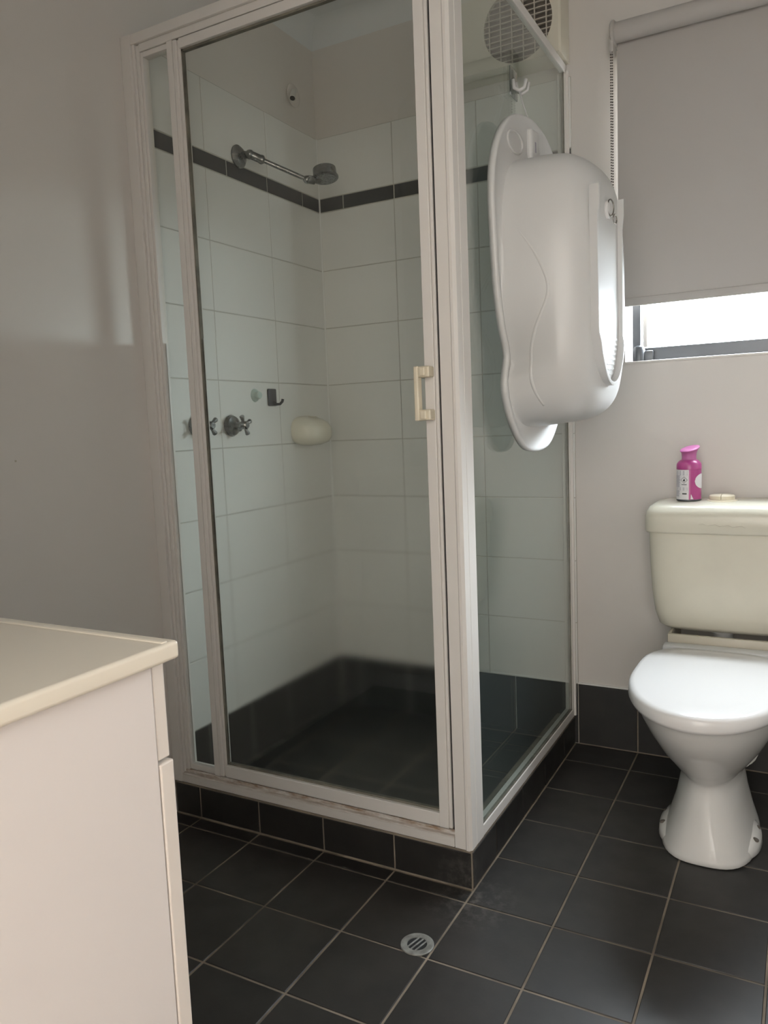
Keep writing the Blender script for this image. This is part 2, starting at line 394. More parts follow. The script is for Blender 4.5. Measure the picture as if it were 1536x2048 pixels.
# shower recess floor
boxo('grout_bed', (0.0, W - 0.06, -D + 0.06, 0.0, -0.0016, 0.0184), M['fgrout'], floor)
for x0, x1 in zip(sx_[:-1] , sx_[1:-1] + [W - 0.062]):
    for y0, y1 in zip([-D + 0.062] + sy_[1:-1], sy_[1:]):
        tile(floor, M['black_tile'], x0, x1, y0, y1, 'floor', 0.02, g=0.0045)
# skirting along the window wall
bb = boxo('baseboard_back', (XE, XR, 0.0016, 0.0062, -0.001, ZS - 0.002), M['fgrout'])
struct(bb, 'black tile skirting along the foot of the window wall')
kx = [XE] + [W + 0.1954 + 0.2*i for i in range(5)] + [XR]
for a, b_ in zip(kx, kx[1:]): tile(bb, M['black_tile'], a, b_, 0.0005, ZS, 'back', 0.0, name='skirting_tile', g=0.004)
br = boxo('baseboard_right', (XR - 0.0045, XR + 0.0002, YF, -0.009, -0.001, ZS - 0.002), M['fgrout']); struct(br)
bm = bmesh.new(); box(bm, XE, XR, 0.0005, 0.007, ZS - 0.001, ZS + 0.0045, 0.001)
obj('cap_sealant', bm, M['cgrout'], bb)
# shower kerb
bm = bmesh.new()
box(bm, 0.0, W - 0.0018, -D + 0.0018, -D + 0.06, -0.002, HOB); box(bm, W - 0.06, W - 0.0018, -D + 0.06, -0.0002, -0.002, HOB)
kerb = struct(obj('trim_5', bm, M['fgrout']), 'low shower kerb faced in black tiles')
fx = [0.0, W - 0.8, W - 0.6, W - 0.4, W - 0.2, W - 0.002]
for a, b_ in zip(fx, fx[1:]): tile(kerb, M['black_tile'], a, b_, 0.001, HOB - 0.003, 'back', -D, name='kerb_tile', g=0.004)
fy = [-D + 0.004, -0.736, -0.536, -0.336, -0.136, -0.001]
for a, b_ in zip(fy, fy[1:]): tile(kerb, M['black_tile'], a, b_, 0.001, HOB - 0.003, 'left', W, name='kerb_tile', g=0.004)

# ------------------------------------------------------------------ window and blind
win = struct(empty('window_1', (WX0, 0.06, WZ0)), 'black aluminium window partly covered by the blind')
def wpart(name, b, mat, bev=0.0015):
    o = boxo(name, b, mat, None, bev); o.parent = win; o.location = -win.location; return o
fy0, fy1 = 0.055, 0.105
wpart('window_frame', (WX0 + 0.012, WX0 + 0.036, fy0, fy1, WZ0 + 0.004, WZ1), M['dark_metal'])
wpart('window_frame', (WX1 - 0.034, WX1 - 0.010, fy0, fy1, WZ0 + 0.004, WZ1), M['dark_metal'])
wpart('window_frame', (WX0 + 0.036, WX1 - 0.034, fy0, fy1, WZ0 + 0.004, WZ0 + 0.044), M['dark_metal'])
wpart('window_frame', (WX0 + 0.036, WX1 - 0.034, fy0, fy1, WZ1 - 0.03, WZ1), M['dark_metal'])
wpart('window_sash', (WX0 + 0.04, WX0 + 0.052, fy0 + 0.02, fy1 - 0.01, WZ0 + 0.048, WZ1 - 0.034), M['frame'])
wpart('pane', (WX0 + 0.036, WX1 - 0.034, 0.080, 0.084, WZ0 + 0.044, WZ1 - 0.03), M['glass_win'], 0)
wpart('window_sill', (WX0, WX1, 0.0, 0.055, WZ0 - 0.004, WZ0 + 0.003), M['frame'])
bm = bmesh.new()
lathe(bm, (WX0 + 0.034, 0.040, WZ0 + 0.004), (0, 0, 1), [(0, 0.019), (0.03, 0.019), (0.042, 0.015), (0.047, 0.006)], 20)
box(bm, WX0 + 0.03, WX0 + 0.075, 0.034, 0.048, WZ0 + 0.006, WZ0 + 0.034, 0.003)
o = obj('window_latch', bm, M['dark_metal'], None, angle=40); o.parent = win; o.location = -win.location

rb = tag(empty('roller_blind', (1.5, -0.062, 2.11)), 'grey fabric roller blind drawn most of the way down the window', 'blind')
def rpart(name, bm, mat, **k):
    o = obj(name, bm, mat, None, **k); o.parent = rb; o.location = -rb.location; return o
BX0, BX1, BY, TZ = 1.035, 1.945, -0.038, 2.124
bm = bmesh.new(); lathe(bm, (BX0, BY, TZ), (1, 0, 0), [(0, 0.027), (BX1 - BX0, 0.027)], 40); rpart('tube', bm, M['blind'], angle=40)
bm = bmesh.new(); box(bm, BX0, BX1, BY + 0.0255, BY + 0.0265, 1.393, TZ)
rpart('fabric', bm, M['blind'])
bm = bmesh.new(); box(bm, BX0, BX1, BY + 0.0205, BY + 0.0315, 1.370, 1.394, 0.003); rpart('bottom_rail', bm, M['blind'], angle=40)
for xx in (BX0 - 0.004, BX1 + 0.004):
    bm = bmesh.new(); lathe(bm, (xx - 0.006, BY, TZ), (1, 0, 0), [(0, 0.030), (0.003, 0.034), (0.009, 0.034), (0.012, 0.030)], 28)
    box(bm, xx - 0.005, xx + 0.005, BY, 0.006, TZ - 0.03, TZ + 0.03, 0.002)
    if xx < 1.2: box(bm, xx - 0.009, xx + 0.003, BY - 0.022, BY + 0.022, TZ - 0.055, TZ - 0.01, 0.003)
    rpart('bracket', bm, M['bracket'], angle=40)
bm = bmesh.new()
for dy in (-0.016, -0.0085):
    z = TZ - 0.05
    while z > 1.30:
        bmesh.ops.create_icosphere(bm, subdivisions=1, radius=0.0024, matrix=Matrix.Translation((BX0 - 0.011 + (0.006 if dy < -0.01 else 0.0), BY + dy, z + (0.0035 if dy < -0.01 else 0)))); z -= 0.0075
o = rpart('bead_chain', bm, M['chain'], smooth=True); o['kind'] = 'stuff'; o['label'] = 'dark beaded pull chain'

# ------------------------------------------------------------------ shower screen
scr = tag(empty('shower_screen', (0.45, -0.45, HOB)), 'white framed glass shower enclosure standing on the black tiled kerb', 'shower screen')
def sp(name, bs, mat, bev=0.0015, parent=None):
    bm = bmesh.new()
    for b in (bs if isinstance(bs, list) else [bs]): box(bm, *b, bev=bev)
    o = obj(name, bm, mat, None)
    if parent is None: o.parent = scr; o.location = -scr.location
    else: o.parent = parent
    return o
YO = -0.888; XO = 0.886
# wall jamb with ribs
sp('wall_jamb', [(-0.0058, 0.026, YO - 0.002, YO + 0.025, HOB + 0.001, 2.046), (0.0262, 0.034, YO + 0.004, YO + 0.036, HOB + 0.03, 2.03),
                 (0.0342, 0.045, YO + 0.009, YO + 0.036, HOB + 0.03, 2.02)], M['frame'])
sp('sill', [(0.026, XO - 0.043, YO, YO + 0.05, HOB + 0.0005, HOB + 0.026), (0.026, XO - 0.043, YO + 0.008, YO + 0.045, HOB + 0.026, HOB + 0.036)], M['sill'])
sp('header', [(0.026, XO - 0.043, YO, YO + 0.045, 2.022, 2.046), (0.045, XO - 0.043, YO + 0.008, YO + 0.04, 2.004, 2.022)], M['frame'])
# narrow fixed panel beside the wall
PX0, PX1 = 0.053, 0.138
sp('fixed_panel_frame', [(0.045, PX0, YO + 0.012, YO + 0.034, HOB + 0.037, 2.003), (PX1, 0.156, YO + 0.006, YO + 0.034, HOB + 0.037, 2.003),
                         (PX0, PX1, YO + 0.012, YO + 0.034, HOB + 0.037, HOB + 0.052), (PX0, PX1, YO + 0.012, YO + 0.034, 1.990, 2.003)], M['frame'])
sp('fixed_pane', (PX0 - 0.003, PX1 + 0.003, YO + 0.021, YO + 0.026, HOB + 0.05, 1.992), M['glass_front'], 0)
# door
door = empty('door', (0.158, YO + 0.02, HOB)); door.parent = scr; door.location = Vector((0.158, YO + 0.02, HOB)) - scr.location
def dp(name, bs, mat, bev=0.0015, parent=None):
    o = sp(name, bs, mat, bev, door); o.location = -Vector((0.158, YO + 0.02, HOB)); return o
DXa, DXb = 0.158, 0.8365
dz0, dz1 = HOB + 0.040, 2.000
GX0, GX1, GZ0, GZ1 = 0.178, 0.806, HOB + 0.072, 1.978
dp('hinge_stile', [(DXa, 0.170, YO + 0.005, YO + 0.034, dz0, dz1), (0.1702, GX0, YO + 0.010, YO + 0.032, dz0, dz1)], M['frame'])
dp('handle_stile', [(GX1, 0.829, YO + 0.003, YO + 0.034, dz0, dz1), (0.829, DXb, YO + 0.007, YO + 0.034, dz0, dz1)], M['frame'])
dp('bottom_rail', (GX0, GX1, YO + 0.005, YO + 0.034, dz0, GZ0), M['frame'])
dp('top_rail', (GX0, GX1, YO + 0.005, YO + 0.034, GZ1, dz1), M['frame'])
dp('gasket', [(GX0, GX0 + 0.004, YO + 0.014, YO + 0.024, GZ0, GZ1), (GX1 - 0.003, GX1, YO + 0.014, YO + 0.024, GZ0, GZ1),
              (GX0, GX1, YO + 0.014, YO + 0.024, GZ0, GZ0 + 0.005), (GX0, GX1, YO + 0.014, YO + 0.024, GZ1 - 0.005, GZ1)], M['rubber'], 0)
dp('pane', (GX0 + 0.001, GX1 - 0.001, YO + 0.018, YO + 0.023, GZ0 + 0.001, GZ1 - 0.001), M['glass_front'], 0)
sp('gap_shade_strip', (DXb + 0.0005, 0.8445, YO + 0.012, YO + 0.036, HOB + 0.037, 2.003), M['black'], 0)  # black strip painted as the shade in the gap between door and post
# handle
hb = []
hz0, hz1 = 1.058, 1.174
dp('handle', [(0.793, 0.804, YO - 0.026, YO - 0.006, hz0, hz1), (0.800, 0.829, YO - 0.024, YO + 0.004, hz1 - 0.024, hz1 - 0.001), (0.800, 0.829, YO - 0.024, YO + 0.004, hz0 + 0.001, hz0 + 0.024),
              (0.806, 0.821, YO - 0.028, YO - 0.02, hz1 - 0.022, hz1 - 0.003), (0.806, 0.821, YO - 0.028, YO - 0.02, hz0 + 0.003, hz0 + 0.022)], M['cream'], 0.003)['label'] = 'cream plastic pull handle'
# corner post (chamfered outer edge)
bm = bmesh.new()
prism(bm, [(0.845, YO), (0.871, YO), (0.874, YO - 0.003), (0.880, YO - 0.003), (XO, YO + 0.004), (XO, YO + 0.03), (XO - 0.002, YO + 0.0315), (XO, YO + 0.033), (XO, YO + 0.072), (XO - 0.03, YO + 0.072), (XO - 0.03, YO + 0.04), (0.845, YO + 0.04)],
      lambda a, b, d: (a, b, d), HOB + 0.001, 2.088)
o = obj('corner_post', bm, M['frame'], None); o.parent = scr; o.location = -scr.location
# side panel
SY0, SY1 = YO + 0.072, -0.004
sp('side_bottom_rail', [(XO - 0.026, XO, SY0, SY1, HOB + 0.001, HOB + 0.027)], M['frame'])
sp('side_gasket', [(XO - 0.010, XO - 0.003, SY0, -0.028, HOB + 0.027, HOB + 0.032), (XO - 0.010, XO - 0.003, -0.028, -0.023, HOB + 0.027, 2.06)], M['rubber'], 0)
sp('side_top_rail', (XO - 0.015, XO, SY0, SY1, 2.062, 2.087), M['frame'])
sp('wall_channel', [(XO - 0.024, XO - 0.001, -0.023, SY1 + 0.0035, HOB + 0.027, 2.060), (XO - 0.018, XO + 0.006, -0.009, SY1 + 0.0035, HOB + 0.004, 2.07)], M['frame'], 0.001)
sp('side_pane', (XO - 0.009, XO - 0.004, SY0 - 0.002, -0.021, HOB + 0.024, 2.064), M['glass_side'], 0)

# ------------------------------------------------------------------ shower fittings on the left wall
sh = tag(empty('wall_shower', (0, -0.447, 1.878)), 'tarnished chrome shower arm and rose above the dark tile band', 'shower head')
def child(t, name, bm, mat, **k):
    o = obj(name, bm, mat, None, **k); o.parent = t; o.location = -t.location; return o
P0 = Vector((0, -0.447, 1.878)); E1 = Vector((0.045, -0.447, 1.876)); E2 = Vector((0.165, -0.335, 1.812)); RC = Vector((0.205, -0.285, 1.835))
bm = bmesh.new(); lathe(bm, P0, (1, 0, 0), [(0, 0.033), (0.004, 0.034), (0.012, 0.026), (0.016, 0.014)], 28); child(sh, 'flange', bm, M['chrome'], angle=35)
bm = bmesh.new(); lathe(bm, P0, (1, 0, 0), [(0.015, 0.010), (0.025, 0.011), (0.033, 0.011)], 6)
bmesh.ops.create_uvsphere(bm, u_segments=16, v_segments=10, radius=0.014, matrix=Matrix.Translation(E1))
d1 = (E2 - E1).normalized(); lathe(bm, E1, d1, [(0.008, 0.012), (0.03, 0.012), (0.034, 0.0135), (0.040, 0.0135), (0.046, 0.008)], 16)
child(sh, 'swivel_elbow', bm, M['chrome'], angle=35)
bm = bmesh.new(); tube(bm, [E1 + d1*0.04, E2], 0.0068, 14); child(sh, 'arm', bm, M['chrome'], angle=50)
bm = bmesh.new(); bmesh.ops.create_uvsphere(bm, u_segments=16, v_segments=10, radius=0.012, matrix=Matrix.Translation(E2 + d1*0.006))
d2 = (RC - E2 - Vector((0, 0, 0.028))).normalized(); lathe(bm, E2, d2, [(0.0, 0.009), (0.012, 0.0125), (0.03, 0.0125), (0.034, 0.008), (0.05, 0.008)], 14)
child(sh, 'ball_joint', bm, M['chrome'], angle=35)
ax = Vector((0.16, -0.12, -1)).normalized()
bm = bmesh.new(); lathe(bm, RC - ax*0.016, ax, [(0, 0.012), (0.001, 0.031), (0.004, 0.036), (0.028, 0.037), (0.030, 0.041), (0.034, 0.041), (0.036, 0.036), (0.034, 0.030), (0.036, 0.012)], 36)
rose = child(sh, 'rose', bm, M['chrome'], angle=35)
bm = bmesh.new(); lathe(bm, RC + ax*0.0195, ax, [(0, 0.033), (0.002, 0.033), (0.0025, 0.02)], 30)
o = obj('spray_face', bm, pmat('grey_spray_face', (0.22, 0.23, 0.23), 0.5, var=0.5, vscale=200), None, angle=35); o.parent = rose
# taps
def tap(y, z, rot, label):
    t = tag(empty('shower_tap', (0, y, z)), label, 'tap', 'cross handle taps in the shower')
    bm = bmesh.new(); lathe(bm, (0, 0, 0), (1, 0, 0), [(0, 0.031), (0.004, 0.033), (0.014, 0.028), (0.019, 0.013), (0.022, 0.010)], 28); obj('flange', bm, M['chrome'], t, angle=35)
    bm = bmesh.new(); lathe(bm, (0, 0, 0), (1, 0, 0), [(0.018, 0.009), (0.040, 0.009), (0.042, 0.012), (0.060, 0.012), (0.064, 0.009)], 18); obj('spindle', bm, M['chrome'], t, angle=35)
    for k in range(4):
        a = rot + k*PI/2; d = Vector((0.12, math.cos(a), math.sin(a))).normalized()
        bm = bmesh.new(); lathe(bm, (0.050, 0, 0), d, [(0.008, 0.0045), (0.016, 0.005), (0.028, 0.0075), (0.031, 0.006)], 12); obj('handle_arm', bm, M['chrome'], t, angle=40)
    return t
tap(-0.709, 1.071, 0.62, 'chrome cross handle tap half hidden behind the slim white mullion')
tap(-0.557, 1.069, 0.42, 'chrome cross handle tap nearer the soap dish')
# soap dish
sd = tag(empty('soap_dish', (0, -0.16, 1.045)), 'cream ceramic soap dish on the tiles beside the shower corner', 'soap dish')
bm = bmesh.new(); rings = []
for h, ry, rz in [(0.0, 0.084, 0.050), (0.006, 0.085, 0.051), (0.025, 0.084, 0.050), (0.045, 0.079, 0.046), (0.062, 0.070, 0.039), (0.074, 0.057, 0.030), (0.082, 0.040, 0.020), (0.085, 0.02, 0.010)]:
    rings.append([(h, math.copysign(abs(math.cos(a))**0.7, math.cos(a))*ry, -0.12*h + math.copysign(abs(math.sin(a))**0.7, math.sin(a))*rz) for a in [2*PI*i/36 for i in range(36)]])
loft(bm, rings); obj('dish', bm, pmat('cream_ceramic', (0.82, 0.78, 0.66), 0.25), sd, angle=60)
bm = bmesh.new(); lathe(bm, (0.030, 0, 0.0425), (0, 0, 1), [(0, 0.018), (0.0045, 0.018)], 24); obj('drain_recess', bm, M['beige'], sd, angle=40)
# pale disc and dark hook
bm = bmesh.new(); lathe(bm, (0, 0, 0), (1, 0, 0), [(0, 0.021), (0.004, 0.019), (0.010, 0.011), (0.018, 0.012), (0.021, 0.010)], 28)
o = obj('suction_cup', bm, M['mint'], None, angle=40); o.location = (0.0002, -0.431, 1.162); tag(o, 'pale green round suction cup on the white tiles', 'suction cup')
hk = tag(empty('adhesive_hook', (0, -0.345, 1.158)), 'dark grey square adhesive hook on the white tiles', 'hook')
bm = bmesh.new(); box(bm, 0.0002, 0.006, -0.022, 0.022, -0.029, 0.026, 0.004); obj('back_plate', bm, M['dark_hook'], hk, angle=40)
bm = bmesh.new(); tube(bm, [(0.005, 0.0, -0.016), (0.014, 0.006, -0.024), (0.026, 0.010, -0.024), (0.034, 0.012, -0.016), (0.036, 0.013, -0.008)], 0.0045, 10); obj('prong', bm, M['dark_hook'], hk, angle=50)
# capped pipe outlet above the tiles
po = tag(empty('pipe_outlet', (-0.0045, -0.125, 2.162)), 'white pipe outlet with round cover plate high above the tiles', 'outlet')
bm = bmesh.new(); lathe(bm, (0, 0, 0), (1, 0, 0), [(0, 0.036), (0.003, 0.036), (0.006, 0.030), (0.008, 0.012)], 32); obj('cover_plate', bm, M['wall'], po, angle=35)
bm = bmesh.new(); tube(bm, [(0.004, -0.004, 0.012), (0.012, -0.012, 0.008), (0.018, -0.026, -0.008), (0.021, -0.036, -0.024)], [0.007, 0.008, 0.010, 0.0115], 18)
obj('spout', bm, M['pipe_white'], po, angle=50)
dd = Vector((0.003, -0.010, -0.016)).normalized()
bm = bmesh.new(); lathe(bm, Vector((0.021, -0.036, -0.024)), dd, [(-0.002, 0.0085), (0.0012, 0.0085)], 18); obj('mouth', bm, M['black'], po)

# ------------------------------------------------------------------ exhaust fan
FX, FZ, FY = 0.766, 2.1985, -0.088
ef = tag(empty('exhaust_fan', (FX, 0.0045, FZ)), 'cream wall fan with round barred grille above the shower', 'exhaust fan')
bm = bmesh.new()
n = 48; FR = 0.104
# face plate with a round hole, built as rings from the rounded rectangle to the circle
def sqr(a, k=0.0):
    c, s_ = math.cos(a), math.sin(a)
    hx_ = (hxr if c > 0 else hxl) - k; hz_ = (hz1 if s_ > 0 else hz0) - k*0.3
    t = min(hx_/max(abs(c), 1e-6), hz_/max(abs(s_), 1e-6))
    return (c*t, s_*t)
A = [2*PI*i/n for i in range(n)]
hxl, hxr, hz0, hz1 = 0.30, 0.127, 0.107, 0.152
CA = [math.atan2(u, v) for u, v in ((hz1, hxr), (hz1, -hxl), (-hz0, -hxl), (-hz0, hxr))]
A = sorted(set([round(a, 6) for a in A if a < PI] + [round(a - 2*PI, 6) for a in A if a >= PI] + CA)); n = len(A)
R0 = [(FX + sqr(a)[0], 0.004, FZ + sqr(a)[1]) for a in A]
R1 = [(p[0], FY + 0.006, p[2]) for p in R0]
R2 = [(FX + sqr(a, 0.006)[0], FY, FZ + sqr(a, 0.006)[1]) for a in A]
R3 = [(FX + FR*math.cos(a), FY, FZ + FR*math.sin(a)) for a in A]
R4 = [(FX + FR*math.cos(a), FY + 0.012, FZ + FR*math.sin(a)) for a in A]
loft(bm, [R0, R1, R2, R3, R4], True, False); child(ef, 'housing', bm, M['fan_body'], angle=40)
bm = bmesh.new(); lathe(bm, (FX, FY + 0.012, FZ), (0, 1, 0), [(0, FR), (0.002, FR)], 48); child(ef, 'fan_interior', bm, M['fan_dark'])
k = -6
for k in range(-6, 7):
    zz = k*0.0155; hw = math.sqrt(max(FR*FR - zz*zz, 0))
    bm = bmesh.new(); box(bm, FX - hw, FX + hw, FY + 0.001, FY + 0.009, FZ + zz - 0.0014, FZ + zz + 0.0014); child(ef, 'grille_bar', bm, M['grille'])
for k in range(-3, 3):
    xx = (k + 0.5)*0.0345; hh = math.sqrt(FR*FR - xx*xx)
    bm = bmesh.new(); box(bm, FX + xx - 0.0016, FX + xx + 0.0016, FY, FY + 0.006, FZ - hh, FZ + hh); child(ef, 'grille_bar', bm, M['grille'])

# ------------------------------------------------------------------ baby bath hanging on the glass side panel
bath = empty('baby_bath', (0.928, -0.5, 1.372)); bath.rotation_euler = (math.radians(1.0), 0, math.radians(-5.0))
tag(bath, 'white plastic baby bath hung on end against the glass side panel', 'baby bath')
# local frame: x = away from the glass (bath depth), y = width, z = length; centre of length at 0
OUT = [(-0.398, 0.0), (-0.395, 0.04), (-0.387, 0.072), (-0.372, 0.098), (-0.347, 0.126), (-0.308, 0.157), (-0.262, 0.178), (-0.232, 0.183), (-0.207, 0.178), (-0.176, 0.164), (-0.146, 0.170), (-0.102, 0.189), (-0.037, 0.205),
       (0.038, 0.214), (0.102, 0.218), (0.166, 0.221), (0.22, 0.217), (0.265, 0.206), (0.313, 0.180), (0.350, 0.145), (0.376, 0.105), (0.391, 0.058), (0.396, 0.028), (0.398, 0.0)]
def catmull(P, k=5):
    r = []
    for i in range(len(P) - 1):
        p0, p1, p2, p3 = P[max(i-1, 0)], P[i], P[i+1], P[min(i+2, len(P)-1)]
        for j in range(k):
            t = j/k
            r.append(tuple(0.5*((2*p1[q]) + (-p0[q] + p2[q])*t + (2*p0[q] - 5*p1[q] + 4*p2[q] - p3[q])*t*t + (-p0[q] + 3*p1[q] - 3*p2[q] + p3[q])*t**3) for q in (0, 1)))
    r.append(P[-1]); return r
half = catmull(OUT)
outl = [(h, t) for t, h in half] + [(-h, t) for t, h in half[-2:0:-1]]
NB = 144
def polar(pts, c, n=NB):
    """resample an outline by (stretched) angle so that every ring shares the parameter"""
    res = []
    for i in range(n):
        a = 2*PI*i/n; d = (math.cos(a), math.sin(a)*1.8); best = 0
        for (x0, y0), (x1, y1) in zip(pts, pts[1:] + pts[:1]):
            x0 -= c[0]; x1 -= c[0]; y0 -= c[1]; y1 -= c[1]
            ex, ey = x1 - x0, y1 - y0; den = d[0]*ey - d[1]*ex
            if abs(den) < 1e-12: continue
            s = (x0*ey - y0*ex)/den; u = (x0*d[1] - y0*d[0])/den
            if s > 0 and -1e-6 <= u <= 1 + 1e-6: best = max(best, s)
        res.append((c[0] + d[0]*best, c[1] + d[1]*best))
    return res
def rrect(hw, z0, z1, p, n=NB, c=None, taper=0.0):
    zc = (z0 + z1)/2; hz = (z1 - z0)/2; pts = []
    for i in range(160):
        a = 2*PI*i/160; cc, ss = math.cos(a), math.sin(a); r = 1/((abs(cc)**p + abs(ss)**p)**(1/p))
        pts.append((cc*r*hw*(1 + taper*ss*r), zc + ss*r*hz))
    return polar(pts, c or (0, zc), n)
CEN = (0, 0.0)
O_ = polar(outl, CEN)
def inset(pts, d):
    r = []
    n = len(pts)
    for i in range(n):
        a, b = pts[i-1], pts[(i+1) % n]; tx, ty = b[0] - a[0], b[1] - a[1]; l = math.hypot(tx, ty) or 1
        r.append((pts[i][0] - ty/l*d*1.0, pts[i][1] + tx/l*d))
    return r
def ring(pts, x): return [(x, a, b) for a, b in pts]
def lerp(P, Q, t): return [(a[0] + (b[0] - a[0])*t, a[1] + (b[1] - a[1])*t) for a, b in zip(P, Q)]
# tub outlines: at the rim it follows the waisted outline, deeper it becomes a plain tub with round ends
B0 = rrect(0.190, -0.338, 0.290, 3.4, c=CEN); B0 = [(math.copysign(min(abs(a[0]), abs(b[0]) - 0.014 if abs(a[1]) < 0.26 else abs(a[0])), a[0]), a[1]) for a, b in zip(B0, O_)]
B1 = rrect(0.168, -0.326, 0.284, 3.4, c=CEN); B2 = rrect(0.152, -0.310, 0.262, 3.2, c=CEN)
B3 = rrect(0.134, -0.285, 0.232, 3.0, c=CEN); B4 = rrect(0.110, -0.252, 0.200, 2.8, c=CEN)
RZ = [(-0.30, 0.082), (-0.242, 0.060), (-0.186, 0.057), (-0.153, 0.060), (-0.110, 0.074), (-0.048, 0.102), (-0.005, 0.102), (0.053, 0.077), (0.107, 0.042), (0.16, 0.02), (0.4, 0.0)]
RS = catmull(RZ, 8)
def ridge(z):
    if z <= RS[0][0]: return RS[0][1]
    for (a, b_), (c_, d_) in zip(RS, RS[1:]):
        if z <= c_: return b_ + (d_ - b_)*(z - a)/max(c_ - a, 1e-9)
    return 0.0
KEY = [(0.012, B0), (0.115, B1), (0.158, B2), (0.182, B3), (0.1935, B4)]
def tub(d):
    """smooth (cubic Hermite) blend of the key outlines along the depth"""
    ds = [k_[0] for k_ in KEY]; i = max(0, min(len(ds) - 2, sum(1 for x in ds if x <= d) - 1))
    h_ = ds[i+1] - ds[i]; t = (d - ds[i])/h_
    def tan(k_, v, q):
        if k_ == 0: return (KEY[1][1][v][q] - KEY[0][1][v][q])/(ds[1] - ds[0])
        if k_ == len(ds) - 1: return (KEY[-1][1][v][q] - KEY[-2][1][v][q])/(ds[-1] - ds[-2])
        return (KEY[k_+1][1][v][q] - KEY[k_-1][1][v][q])/(ds[k_+1] - ds[k_-1])
    a_, b_, c_, e_ = 2*t**3 - 3*t*t + 1, t**3 - 2*t*t + t, -2*t**3 + 3*t*t, t**3 - t*t
    return [tuple(a_*KEY[i][1][v][q] + b_*h_*tan(i, v, q) + c_*KEY[i+1][1][v][q] + e_*h_*tan(i+1, v, q) for q in (0, 1)) for v in range(NB)]
rings = [ring(inset(O_, -0.002), -0.010), ring(inset(O_, -0.004), 0.000), ring(inset(O_, -0.001), 0.005), ring(inset(O_, 0.003), 0.0065), ring(inset(O_, 0.008), 0.004), ring(lerp(inset(O_, 0.012), B0, 0.75), 0.003)]
dd_ = [0.006, 0.012] + [0.018 + 0.004*i for i in range(27)] + [0.130, 0.138, 0.146, 0.152, 0.158, 0.165, 0.171, 0.176, 0.180, 0.184, 0.188, 0.191, 0.1935]
for d in dd_:
    rings.append(ring(tub(max(d, 0.012)), d))
bm = bmesh.new(); vr = loft(bm, rings, False, True)
sh_o = obj('shell', bm, M['bath'], bath, angle=55)
sub = sh_o.modifiers.new('thickness', 'SOLIDIFY'); sub.thickness = 0.003; sub.offset = -1
def tub_y(d, z):
    P = tub(d); best = 0
    for (a0, b0), (a1, b1) in zip(P, P[1:] + P[:1]):
        if (b0 - z)*(b1 - z) <= 0 and b0 != b1 and min(a0, a1) < 0: best = min(best, a0 + (a1 - a0)*(z - b0)/(b1 - b0))
    return best
for sgn in (1, -1):
    zz_ = [-0.285 + 0.005*i for i in range(81)]
    bm = bmesh.new(); tube(bm, [(ridge(z), sgn*(tub_y(ridge(z), z) + 0.0042), z) for z in zz_], [0.0058*min(1, 0.75 + i*0.03, 0.72 + (80 - i)*0.012) for i in range(81)], 12)
    obj('moulded_ridge', bm, M['bath'], bath, smooth=True)
# raised U-shaped foot round the flat base, deeper towards both ends
bm = bmesh.new()
BC = -0.030
def upath(hw, zb):
    P = [(BC - hw, 0.186 - 0.0352*i) for i in range(9)]
    P += [(BC + hw*-math.cos(PI*i/18), -0.105 + (zb + 0.105)*math.sin(PI*i/18)) for i in range(19)]
    P += [(BC + hw, -0.095 + 0.0352*i) for i in range(9)]
    return P
FO = upath(0.094, -0.248); FI = upath(0.087, -0.240)
def fh(z): return 0.2085 if (z < -0.145 or z > 0.118) else 0.2045
sec = [[(0.186, *p), (fh(p[1]) - 0.001, *p), (fh(p[1]), p[0]*0.7 + q[0]*0.3, p[1]*0.7 + q[1]*0.3), (fh(p[1]), *q), (0.186, *q)] for p, q in zip(FO, FI)]
loft(bm, sec); obj('foot_rail', bm, M['bath'], bath, angle=35)
bm = bmesh.new()
for i in range(8):
    zz = -0.222 + i*0.0115; hw = 0.084*math.sqrt(max(0, 1 - ((-0.11 - zz)/0.128)**2))
    y = BC - hw + 0.003
    while y < BC + hw - 0.008:
        box(bm, 0.1930, 0.1955, y, y + 0.006, zz, zz + 0.005); y += 0.0085
o = obj('grip_pattern', bm, M['bath'], bath); o['kind'] = 'stuff'
plug = empty('drain_plug', (0.2, 0, 0)); plug.parent = bath; plug.location = (0.1936, -0.020, 0.150)
bm = bmesh.new(); lathe(bm, (0, 0, 0), (1, 0, 0), [(0, 0.02), (0.004, 0.02), (0.006, 0.016), (0.006, 0.004)], 28); obj('stopper', bm, M['seat'], plug, angle=40)
bm = bmesh.new(); tube(bm, [(0.008 + 0.004*math.cos(2*PI*i/24), 0.010*math.cos(2*PI*i/24), 0.004 + 0.018*math.sin(2*PI*i/24)) for i in range(24)], 0.0016, 8, True); obj('ring', bm, M['wire'], plug, smooth=True)
bm = bmesh.new(); tube(bm, [(0.014, 0.012 + 0.013*math.cos(2*PI*i/24), -0.020 + 0.010*math.sin(2*PI*i/24)) for i in range(24)], 0.0014, 8, True); obj('ring', bm, M['wire'], plug, smooth=True)
# moulded soap recess and hanging lug on the head shelf
bm = bmesh.new(); tube(bm, [(0.0045, -0.095 + 0.042*math.cos(2*PI*i/40), 0.322 + 0.024*math.sin(2*PI*i/40) + 0.0*i) for i in range(40)], 0.003, 8, True); obj('moulded_recess', bm, M['bath'], bath, smooth=True)
bm = bmesh.new(); box(bm, -0.002, 0.016, -0.022, 0.028, 0.285, 0.372, 0.007, 3); obj('moulded_lug', bm, M['bath'], bath, angle=40)
bm = bmesh.new(); box(bm, 0.0155, 0.0168, -0.004, 0.003, 0.318, 0.342, 0.0004); obj('hanging_slot', bm, M['ink'], bath)
